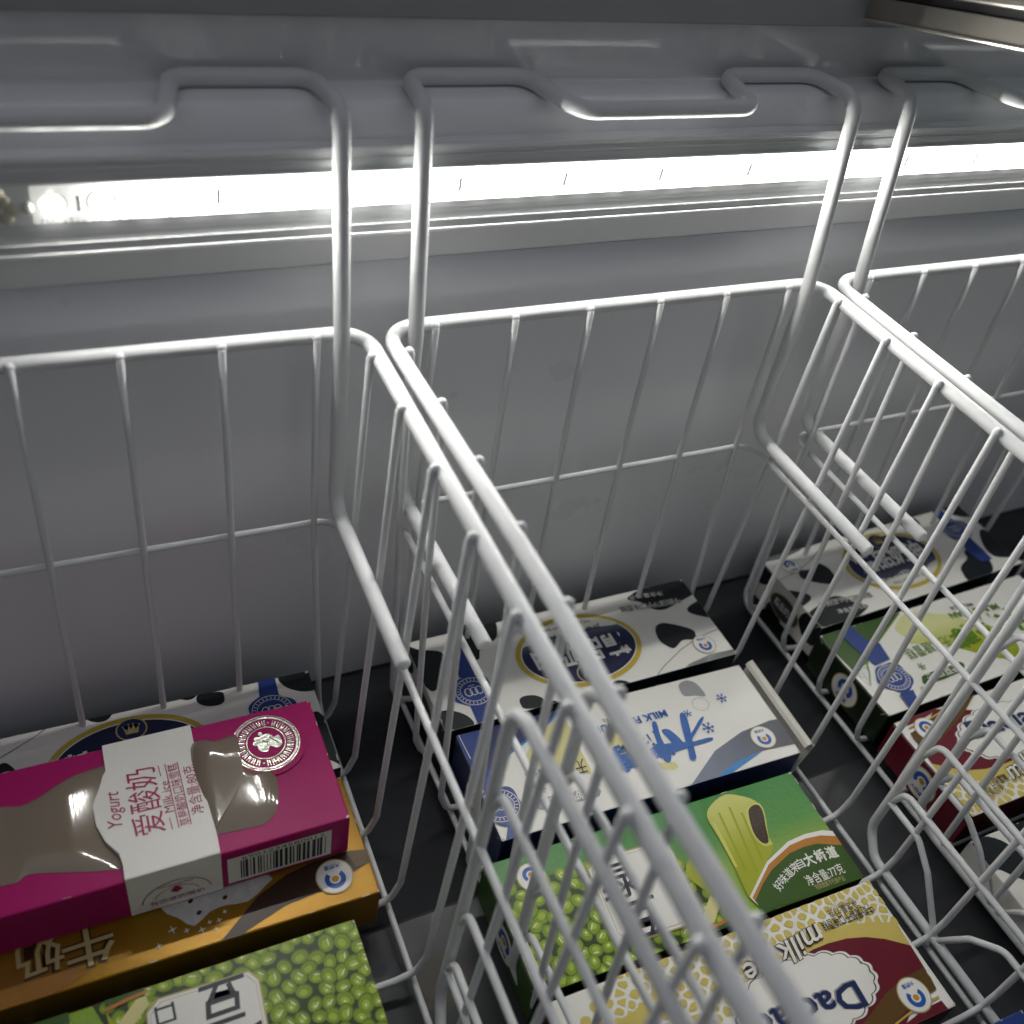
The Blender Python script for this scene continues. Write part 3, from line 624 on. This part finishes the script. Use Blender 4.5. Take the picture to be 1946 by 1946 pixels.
# middle basket
c = Carton('ice_cream_carton', 'cow patterned carton upside down at the back of the middle basket', 24.2, 8.4, 3.5, *place('E'), ('white', 'black_ink', 'white'), G1)
cow_top(c); cow_end(c, 'right'); c.done()
c = Carton('ice_cream_carton', 'white and blue carton with one end flap standing open', 23.2, 8.4, 3.5, *place('F'), ('white', 'navy', 'navy'), G1)
xylitol_top(c, False); logo_end(c, 'right'); c.done()
def slab(pts, y0, y1, th):
    """a bent card: profile points (x, z) swept from y0 to y1 with a thickness"""
    bm = bmesh.new(); n = len(pts); vs = []
    for y in (y0, y1):
        for o in (0, th): vs.append([bm.verts.new((x-o, y, z+o*0.4)) for x, z in pts])
    a0, a1, b0, b1 = vs
    for k in range(n-1):
        bm.faces.new((a0[k], a0[k+1], b0[k+1], b0[k])); bm.faces.new((a1[k+1], a1[k], b1[k], b1[k+1]))
        bm.faces.new((a0[k+1], a0[k], a1[k], a1[k+1])); bm.faces.new((b0[k], b0[k+1], b1[k+1], b1[k]))
    bm.faces.new((a0[0], b0[0], b1[0], a1[0])); bm.faces.new((b0[-1], a0[-1], a1[-1], b1[-1]))
    bmesh.ops.recalc_face_normals(bm, faces=bm.faces); return bm
flap = link('open_flap', slab([(-11.62, .1), (-12.1, 2.0), (-12.6, 3.75)], -4.15, 4.15, .09), M['card'], c.o)
link('tuck_tab', slab([(-12.60, 3.78), (-12.42, 3.92), (-12.18, 3.86), (-12.0, 3.6)], -4.0, 4.0, .07), M['card'], flap)
c = Carton('ice_cream_carton', 'green carton with beans and a bitten green bar, in the middle basket', 23.2, 8.4, 3.5, *place('G'), ('g_green', 'green_black', 'green_side'), G1)
bean_top(c, 3); logo_end(c, 'left'); c.done()
c = Carton('ice_cream_carton', 'red and yellow carton upside down in the middle basket, nearest the front', 23.2, 8.4, 3.5, *place('H'), ('white', 'dark_red', 'dark_red'), G1)
raisin_top(c, 5); logo_end(c, 'right'); c.done()
# right basket
c = Carton('ice_cream_carton', 'cow patterned carton reading upright at the back of the right basket', 24.2, 8.4, 3.5, *place('I'), ('white', 'black_ink', 'cream'), G1)
cow_top(c); cow_end(c, 'left'); c.done()
c = Carton('ice_cream_carton', 'white and green carton with leafy letters and a blue seal in the right basket', 23.2, 8.4, 3.5, *place('J'), ('white', 'green_black', 'green_black'), G1)
xylitol_top(c, True); logo_end(c, 'right'); c.done()
c = Carton('ice_cream_carton', 'red carton with a white scalloped name badge reading upright in the right basket', 23.2, 8.4, 3.5, *place('K'), ('white', 'dark_red', 'red'), G1)
raisin_top(c, 8); logo_end(c, 'left', 'red'); c.done()
c = Carton('ice_cream_carton', 'white carton lying face down with its barcode up in the right basket', 23.2, 8.4, 2.6, *place('L'), ('cream', 'black_ink', 'cream'), G1)
L_, W_ = 23.2, 8.4
c.poly('cow_patch#0', M['black_ink'], [(0, W_), (1.2, W_), (2.3, 7.7), (2.8, 6.6), (3.0, 5.0), (2.4, 4.3), (1.3, 5.1), (0.5, 6.0), (0, 6.3)], 0, 3)
c.poly('cow_patch#9', M['black_ink'], [(2.9, W_), (3.3, 7.2), (4.6, 6.9), (6.2, 7.4), (7.2, W_)], 0, 2)
c.poly('cow_patch#2', M['black_ink'], [(2.6, 5.0), (3.6, 5.7), (5.0, 5.3), (5.6, 4.7), (4.2, 4.3), (3.0, 4.4)], 0, 3)
for k in range(5):
    c.text('lettering', M['text_dark'], '配料饮用水白砂糖乳粉食品添加剂', (3.0+.1*k, 3.9-k*.42), (9.5, 3.9-k*.42), .28, 1)
for k in range(34):
    c.line('barcode', M['text_dark'], [(2.6+k*.13, .35), (2.6+k*.13, 1.55)], R_.choice((.03, .05, .08)), 1)
c.done()

# left basket
c = Carton('ice_cream_carton', 'cow patterned carton half hidden under the pink carton in the left basket', 24.2, 8.4, 3.5, *place('A'), ('white', 'black_ink', 'black_ink'), G1)
cow_top(c); c.done()
c = Carton('ice_cream_carton', 'golden yellow carton under the pink carton in the left basket', 23.2, 8.4, 3.5, *place('C'), ('gold_box', 'gold_box', 'amber'), G1)
c.poly('brown_arc', M['choc'], [(10.43, 9.22), (8.74, 7.98), (6.8, 6.42), (4.94, 5.6), (3.26, 5.31), (1.02, 5.26), (0.13, 5.48), (0.02, 6.32), (3.09, 7.23), (5.39, 7.45), (7.73, 8.21), (9.18, 9.09)], 1)
c.poly('brown_arc', M['brown'], [(1.25, 5.25), (0, 5.46), (0.04, 6.38), (0.89, 6.43)], 2)
c.poly('milk_splash', M['splash'], [(12.02, 5.32), (10.2, 4.47), (5.88, 5.28), (6.25, 5.92), (7.37, 6.53), (8.53, 6.38), (9.5, 6.47), (10.44, 7.04), (11.15, 6.33)], 1, 2)
for x, y in ((10.06, 6.34), (8.53, 5.89), (10.38, 5.51)): c.ell('milk_splash', M['dark_red'], (x, y), .16, .12, 2, 30, 10)
for x, y, r in ((11.6, 6.88, 0.3), (10.88, 7.18, 0.2), (10.09, 7.4, 0.24), (9.62, 7.09, 0.16), (9.1, 7.15, 0.2), (8.71, 6.74, 0.15), (12.42, 7.57, 0.2), (9.35, 7.59, 0.12)):
    for a in (0, 90): c.ell('lettering', M['cream'], (x, y), r*.9, .035, 3, a+14, 10)
c.poly('nut_picture', M['amber'], [(26.41, 6.62), (26.47, 3.94), (19.72, 5.87), (17.56, 7.06), (15.91, 7.63), (17.68, 8.3), (19.88, 8.55)], 1, 2)
c.text('lettering#牛', M['choc'], '牛', (14.59, 6.31), (17.22, 6.41), 2.5, 3, 0.05); c.text('lettering#牛', M['gold_line'], '牛', (14.59, 6.31), (17.22, 6.41), 2.3, 4, 0.01)
c.text('lettering#奶', M['choc'], '奶', (17.18, 5.98), (19.51, 6.21), 2.5, 3, 0.05); c.text('lettering#奶', M['gold_line'], '奶', (17.18, 5.98), (19.51, 6.21), 2.3, 4, 0.01)
c.logo((2.29, 6.61), 1.12, 4); c.done()
c = Carton('ice_cream_carton', 'green bean carton nearest the front of the left basket', 23.2, 8.4, 3.5, *place('D'), ('g_green', 'green_side', 'green_side'), G1)
bean_top(c, 11); c.done()
# pink carton with a window, on top of two others
LP, WP, HP = 22.5, 9.0, 3.6
c = Carton('ice_cream_carton', 'pink yogurt carton with clear window and white band lying on two cartons', LP, WP, HP, *place('B'), ('pink', 'pink', 'pink'), G1)
def film(pts, mat_, hfun):
    """thin clear film, buckled a little as glued film does"""
    pts = clip(smooth_poly(pts, 6), LP, WP); bm = bmesh.new()
    cx = sum(p[0] for p in pts)/len(pts); cy = sum(p[1] for p in pts)/len(pts); rings = []
    for k in range(15):
        f = 1-k/15; fade = 1-f**5
        rings.append([bm.verts.new((cx+(x-cx)*f-LP/2, cy+(y-cy)*f-WP/2, HP+0.03+fade*hfun(cx+(x-cx)*f, cy+(y-cy)*f))) for x, y in pts])
    n = len(pts)
    for a, b in zip(rings, rings[1:]):
        for k in range(n): bm.faces.new((a[k], a[(k+1) % n], b[(k+1) % n], b[k]))
    bm.faces.new(rings[-1]); bmesh.ops.recalc_face_normals(bm, faces=bm.faces)
    link('window_film', bm, mat_, c.o, True)
def sag_left(x, y): return 0.40+0.09*(y-4.2)+0.022*(y-4.2)**2-0.05*(x-7.2)**2 if abs(x-7.2) < 2.6 else 0.062+0.09*(y-4.2)+0.022*(y-4.2)**2
def sag_right(x, y):
    y0 = 2.6+0.16*max(0, x-15.2)**1.9
    return 0.34+0.10*(y-y0)+0.022*(y-y0)**2
film([(0.44, 6.69), (1.54, 6.81), (4.38, 6.69), (5.33, 6.47), (6.33, 6.7), (7.7, 7.35), (8.96, 7.71), (10.51, 7.56), (10.7, 5.87), (10.36, 3.39), (10.24, 1.1), (9.06, 1.03), (6.84, 1.67), (5.47, 2.02), (4.89, 1.76), (4.07, 1.79), (1.4, 1.84), (0.37, 2.42)], M['film'], sag_left)
film([(14.66, 7.38), (16.3, 7.59), (17.56, 7.66), (17.21, 6.67), (17.28, 5.68), (17.74, 4.88), (18.39, 4.52), (19.08, 4.35), (19.1, 3.45), (18.89, 2.44), (18.49, 1.62), (17.91, 1.16), (17.2, 1.12), (15.03, 1.3), (14.53, 1.38)], M['film'], sag_right)
band = [(10.04, 9.05), (15.11, 9.04), (15.05, 7.36), (15.02, 3.9), (15.12, 1.27), (15.06, -0.39), (10.05, -0.28), (10.08, 0.92), (10, 1.6), (9.42, 2.56), (9.08, 3.73), (9.04, 4.93), (9.35, 6.13), (10.01, 7.16), (10.02, 8.15)]
bm = bmesh.new(); q = clip(band, LP, WP)
if sum(q[i-1][0]*q[i][1]-q[i][0]*q[i-1][1] for i in range(len(q))) < 0: q.reverse()
lo = [bm.verts.new((x-LP/2, y-WP/2, HP+.02)) for x, y in q]; hi = [bm.verts.new((x-LP/2, y-WP/2, HP+.32)) for x, y in q]
bm.faces.new(hi)
for k in range(len(q)): bm.faces.new((lo[k-1], lo[k], hi[k], hi[k-1]))
uu = sorted(x for x, y in q if y < 0.3); u0, u1 = uu[0], uu[-1]
box(bm, u0-LP/2, u1-LP/2, -WP/2-.05, -WP/2+.0, 0.02, HP+.318)
link('paper_band', bm, M['white'], c.o)
HP_ = c.H; c.H = HP+.30
pt = M['pink_text']; X = 'lettering'
c.text(X, pt, 'Yogurt', (10.15, 3.15), (10.24, 5.6), 1.0, 2, 0.0, 0.2)
c.text(X, pt, '爱酸奶', (11.73, 2.23), (11.79, 6.71), 1.75, 2, 0.0)
c.text(X, pt, 'Milk ice', (12.93, 3.32), (12.98, 5.43), .5, 2)
c.line(X, pt, [(12.9, 2.19), (12.87, 2.97)], .05, 2); c.line(X, pt, [(12.87, 5.85), (12.84, 6.6)], .05, 2)
c.line(X, pt, [(13.25, 2.19), (13.22, 6.61)], .05, 2); c.line(X, pt, [(13.92, 2.2), (13.91, 6.53)], .05, 2)
c.text(X, pt, '草莓酸奶口味雪糕', (13.63, 2.22), (13.57, 6.49), .58, 2)
c.text(X, pt, '净含量:80克', (14.41, 2.74), (14.45, 6.11), .72, 2)
c.H = HP_
e = (19.14, 6.5); Fo = M['foil']; K = 'foil_emblem'
c.ell('emblem_disc', M['pink'], e, 2.42, 2.42, 7); 
c.ring(K, Fo, e, 1.98, 1.98, .07, 8); c.ring(K, Fo, e, 1.80, 1.80, .13, 8); c.ring(K, Fo, e, 1.12, 1.12, .07, 8)
for k in range(30):
    a = 2*math.pi*k/30; p = Vector((e[0]+math.cos(a)*1.48, e[1]+math.sin(a)*1.48)); q = Vector((math.cos(a), math.sin(a)))*.19; n = Vector((-q.y, q.x))*.45
    if k in (6, 21): c.ell(K, Fo, tuple(p), .07, .07, 8, n=10); continue
    c.line(K, Fo, [tuple(p-q-n), tuple(p+q-n)], .07, 8); c.line(K, Fo, [tuple(p-q+n*.2), tuple(p+q+n)], .07, 8); c.line(K, Fo, [tuple(p-q*.2-n), tuple(p-q*.2+n)], .06, 8)
c.poly(K, Fo, [(e[0]+x, e[1]+y) for x, y in ((-.55, -.2), (-.45, .35), (-.1, .62), (.3, .6), (.55, .3), (.85, .35), (.92, -.3), (.55, -.55), (.2, -.3), (-.05, -.62), (-.4, -.55))], 8, 3)
for x, y, r in ((-.62, .1, .16), (-.5, .42, .15), (-.2, .72, .14)): c.ell(K, Fo, (e[0]+x, e[1]+y), r, r, 8, n=12)
c.line(K, M['pink'], [(e[0]-.2, e[1]+.2), (e[0]+.1, e[1]+.05), (e[0]+.05, e[1]-.2)], .05, 9); c.line(K, M['pink'], [(e[0]+.3, e[1]+.35), (e[0]+.7, e[1]-.2)], .05, 9)
c.face('front')
def fr(x, y):   # a point of the front face
    return (x, y)
u_b0, u_b1 = 15.4, 21.4
c.poly('barcode', M['cream'], [(u_b0, .35), (u_b1, .35), (u_b1, 2.95), (u_b0, 2.95)], 1)
x = u_b0+.75
while x < u_b1-.35:
    wd = R_.choice((.05, .08, .12, .16)); c.line('barcode', M['text_dark'], [(x, .62), (x, 2.45)], wd, 2); x += wd+R_.choice((.06, .09, .14))
c.text('barcode', M['dark_grey'], '6901234580012', (u_b0+.8, 2.7), (u_b1-.4, 2.7), .3, 2)
mid = (u0+u1)/2
c.ring('side_emblem', M['pink_faint'], (mid, .75), 1.85, 1.75, .05, 7, 5, 175, 24); c.ring('side_emblem', M['pink_faint'], (mid, .75), 1.25, 1.15, .04, 7, 20, 160, 20)
c.text('side_emblem', M['pink_faint'], '有态度的酸奶', (mid-1.5, .72), (mid+1.5, .72), .4, 7)
c.text('side_emblem', M['pink_faint'], 'FERMENTED MILK', (mid-.95, 2.15), (mid+.95, 2.15), .2, 7)
c.poly('side_emblem', M['pink'], [(mid, 1.25), (mid+.34, 1.5), (mid+.2, 1.72), (mid, 1.95), (mid-.2, 1.72), (mid-.34, 1.5)], 7)
for k in range(6): c.text('side_notes', M['pink_faint'], '配料生牛乳白砂糖食品添加剂发酵菌种贮存条件', (.8, 2.9-k*.42), (u0-.9, 2.9-k*.42), .26, 1)
c.line('side_notes', M['pink_faint'], [(.5, .4), (u0-.6, .4), (u0-.6, 3.2), (.5, 3.2), (.5, .4)], .04, 1)
c.done()

# a blue carton corner at the very front of the middle basket
c = Carton('ice_cream_carton', 'blue carton of which only one corner shows at the bottom right', 23.0, 8.4, 3.5, (13.95, -42.1, FL), -1.2, ('blue', 'navy', 'navy'), G1); c.done()

# ---------------------------------------------------------------- wire baskets
BW, BD = 29.67, 58.0
def make_basket(label, x0):
    b = empty('wire_basket', label, 'basket', (x0, 0, FL-0.6), 0, 'white wire baskets hanging in the freezer')
    oz = -(FL-0.6); mw = M['wire']
    def wire(name, pts, r, fr=1.0, closed=False, ns=10, knobs=()):
        bm = bmesh.new(); tube(bm, fillet([(x, y, z+oz) for x, y, z in pts], fr, closed), r, closed, ns)
        for k in knobs: knob(bm, (k[0], k[1], k[2]+oz), k[3])
        return link(name, bm, mw, b, True)
    def bow(y):                     # the left side of the rim is bent outwards a little near the front
        t = min(1, max(0, (-19-y)/15)); return -0.45*t*t*(3-2*t)*(1 if y > -46 else max(0, (y+BD)/12))
    wire('rim', [(-.60, 0, 0), (BW+.46, 0, 0), (BW+.46, -BD, 0), (-.46, -BD, 0)]+[(bow(y)-.46, y, 0) for y in (-52, -46, -40, -36, -33, -30, -27, -24, -21, -18)], 0.42, 1.9, True, 14)
    ly0, lyt = -0.80, 0.75
    hx = 1.05
    hp = [(hx+.1, -14.0, -11.6), (hx, -0.85, -11.6), (hx, ly0, 0), (hx, lyt, 12.0), (hx+.45, 4.62, 12.0), (8.25, 4.62, 12.0), (9.35, -0.25, 12.0)]
    hp = hp+[(BW-x, y, z) for x, y, z in hp[::-1]]
    wire('hanger', hp, 0.45, 1.25, ns=14)
    for k in range(6):
        x = 2.34+5.0*k
        xf = 2.0 if k == 0 else (BW-1.75 if k == 5 else x)
        wire('length_wire', [(x, -0.52, 0.04), (x, -0.75, -13), (xf, -1.3, -30.85), (xf, -BD+1.3, -30.85), (x, -BD+.52, .04)], 0.205, 1.3, knobs=[(x, -.40, .12, .27)])
        bmk = None
    for k in range(12):
        y = -2.7-4.83*k
        wire('cross_wire', [(0.06+bow(y), y, 0.06), (0.40+bow(y)*.6, y, -13), (1.05, y, -28.6), (1.6, y, -30.2), (2.8, y, -30.56), (BW-2.8, y, -30.56), (BW-1.6, y, -30.2), (BW-1.05, y, -28.6), (BW-.40, y, -13), (BW-.06, y, .06)], 0.215, 1.0, knobs=[(-.06+bow(y), y, .16, .29), (BW+.06, y, .16, .29)])
    wire('ring_wire', [(.72, -.62, -13.0), (BW-.72, -.62, -13.0), (BW-.72, -BD+.7, -13.4), (.72, -BD+.7, -13.4)], 0.205, 1.6, True)
    # front section: a thicker L frame on each side with rungs between it and the front
    for sx in (0, 1):
        X = (lambda x: BW-x) if sx else (lambda x: x)
        yv = -24.2
        wire('brace', [(X(.5), -BD+3, -2.6), (X(.5), yv, -2.4), (X(.6), yv, -13), (X(1.0), yv, -28.8), (X(1.45), yv-1.6, -30.1), (X(1.45), -BD+4, -30.1)], 0.32, 1.6, ns=12)
        for z in (-8.2, -18.6, -23.8):
            wire('rung', [(X(.78+(z+18.6)*-.03), yv+.05, z-2.4), (X(.82+(z+18.6)*-.03), yv-.75, z), (X(.82+(z+18.6)*-.03), -BD+3, z)], 0.22, .8)
        wire('foot_wire', [(X(1.0), yv, -25.6), (X(1.0), -27.2, -25.6), (X(1.1), -29.0, -26.9), (X(1.3), -31.4, -29.6), (X(1.9), -31.9, -30.5)], 0.22, 1.2)
        wire('foot_wire', [(X(1.45), -32.1, -30.1), (X(1.1), -33.4, -27.6), (X(1.0), -35.2, -25.8), (X(1.0), -45, -25.8)], 0.22, 1.2)
    return b
def dup(b, x0, label, y0=0.0, rz=0.0):
    r = b.copy(); COL.objects.link(r); r.location.x = x0*U; r.location.y = y0*U; r.rotation_euler.z = math.radians(rz); r['label'] = label
    for ch in b.children:
        k = ch.copy(); COL.objects.link(k); k.parent = r
    return r
bk = make_basket('white wire basket in the middle, between the other two baskets', -2.24)
bk.rotation_euler.z = math.radians(-0.12)
dup(bk, -34.05, 'white wire basket on the left, holding the pink carton', 0.6, -1.2)
dup(bk, 29.84, 'white wire basket on the right, under the corner of the sliding lid', 0, 0.2)

# ---------------------------------------------------------------- LED strip light
st = empty('strip_light', 'lit white LED strip in a clear cover along the back wall', 'strip light', (15, 1.5, 7.5))
SL, SR = -24-15, 60-15
TILT = Matrix.Translation((0, -0.28, 0.18)) @ Matrix.Rotation(math.radians(6), 4, 'X')
def sobj(name, bm, m, tilt=True, smooth=False, parent=None):
    if tilt: bmesh.ops.transform(bm, matrix=TILT, verts=bm.verts)
    return link(name, bm, m, parent or st, smooth)
bm = bmesh.new(); box(bm, SL, SR, -0.10, 0.69, -2.55, 2.35); sobj('base_rail', bm, M['rail'], False)
for z0, z1, d in ((2.05, 2.35, .28), (1.62, 1.75, .20), (-1.95, -1.82, .20), (-2.55, -2.3, .26)):
    bm = bmesh.new(); box(bm, SL, SR, -d, -0.11, z0, z1, bevel=.05); sobj('rail_rib', bm, M['rail'], False)
bm = bmesh.new(); box(bm, -20.9-15, SR, -0.02, 0.06, -1.0, 1.0); board = sobj('circuit_board', bm, M['board'])
bm = bmesh.new(); box(bm, -19.5-15, SR, -0.035, -0.022, -0.95, 0.95); sobj('lit_strip', bm, M['strip'], parent=board)  # added glowing sheet over the board; only the chips are real emitters
bm = bmesh.new()
for k in range(4):
    a = k*1.7; knob(bm, (-20.6-15+.25*math.sin(a), -0.03, -.6+.42*k), .34)
bmesh.ops.scale(bm, vec=(1, .35, 1), verts=bm.verts); sobj('glue_blob', bm, M['board_tan'], True, True, board)
bm = bmesh.new(); knob(bm, (-19.7-15, -0.12, -.1), .26); bmesh.ops.scale(bm, vec=(1, .7, 1.2), verts=bm.verts, space=Matrix.Translation((34.7, 0, .1))); sobj('solder_lump', bm, M['resistor'], True, True, board)
for k in range(38):
    x = -18.65-15+2.1*k
    bm = bmesh.new(); box(bm, x-.24, x+.24, -0.065, -0.03, -.24, .24, bevel=.015)
    sobj('led_chip', bm, M['chip'], parent=board)
bm = bmesh.new()
for k in range(4):
    x = -18.65-15+2.1*k
    for a0, a1 in ((100, 250), (-60, 80)):
        for j in range(12):
            t0, t1 = (math.radians(a0+(a1-a0)*(j+i)/12) for i in (0, 1))
            f = bm.faces.new([bm.verts.new((x+r*math.cos(t), -0.040, r*math.sin(t)*.95)) for r, t in ((.52, t0), (.52, t1), (.72, t1), (.72, t0))])
bmesh.ops.recalc_face_normals(bm, faces=bm.faces); sobj('copper_trace', bm, M['trace'], parent=board)
for k in range(14):
    x = -17.55-15+6.3*k-(0 if k else 0)
    bm = bmesh.new(); box(bm, x-.10, x+.10, -0.12, -0.038, -.40, .40, bevel=.02); sobj('resistor', bm, M['resistor'], parent=board)
def board_text(s, x0, x1, z, h):
    v, f, a, b, c_, d = glyphs(s); bm = bmesh.new()
    vs = [bm.verts.new((x0+(x1-x0)*(x-a)/(b-a), -0.041, z+h*((y-c_)/(d-c_)-.5))) for x, y in v]
    for q in f:
        try: bm.faces.new([vs[i] for i in q])
        except ValueError: pass
    sobj('board_print', bm, M['pcbtext'], parent=board)
board_text('HK-2835-3D-75-873X13.3', -19.2-15, -13.4-15, -.80, .30)
bm = bmesh.new(); n = 14
n = 44; prof = [(-0.12-.62*math.sin(math.pi*k/n)**.6-.035*max(0, math.sin(k*1.5)), 1.68-3.5*k/n) for k in range(n+1)]
sheet(bm, prof, SL, SR); sobj('clear_cover', bm, M['cover'], False, True)
bm = bmesh.new(); box(bm, SL-.6, SL, -0.8, -0.01, -2.55, 2.35, bevel=.1); sobj('end_cap', bm, M['rail'], False)
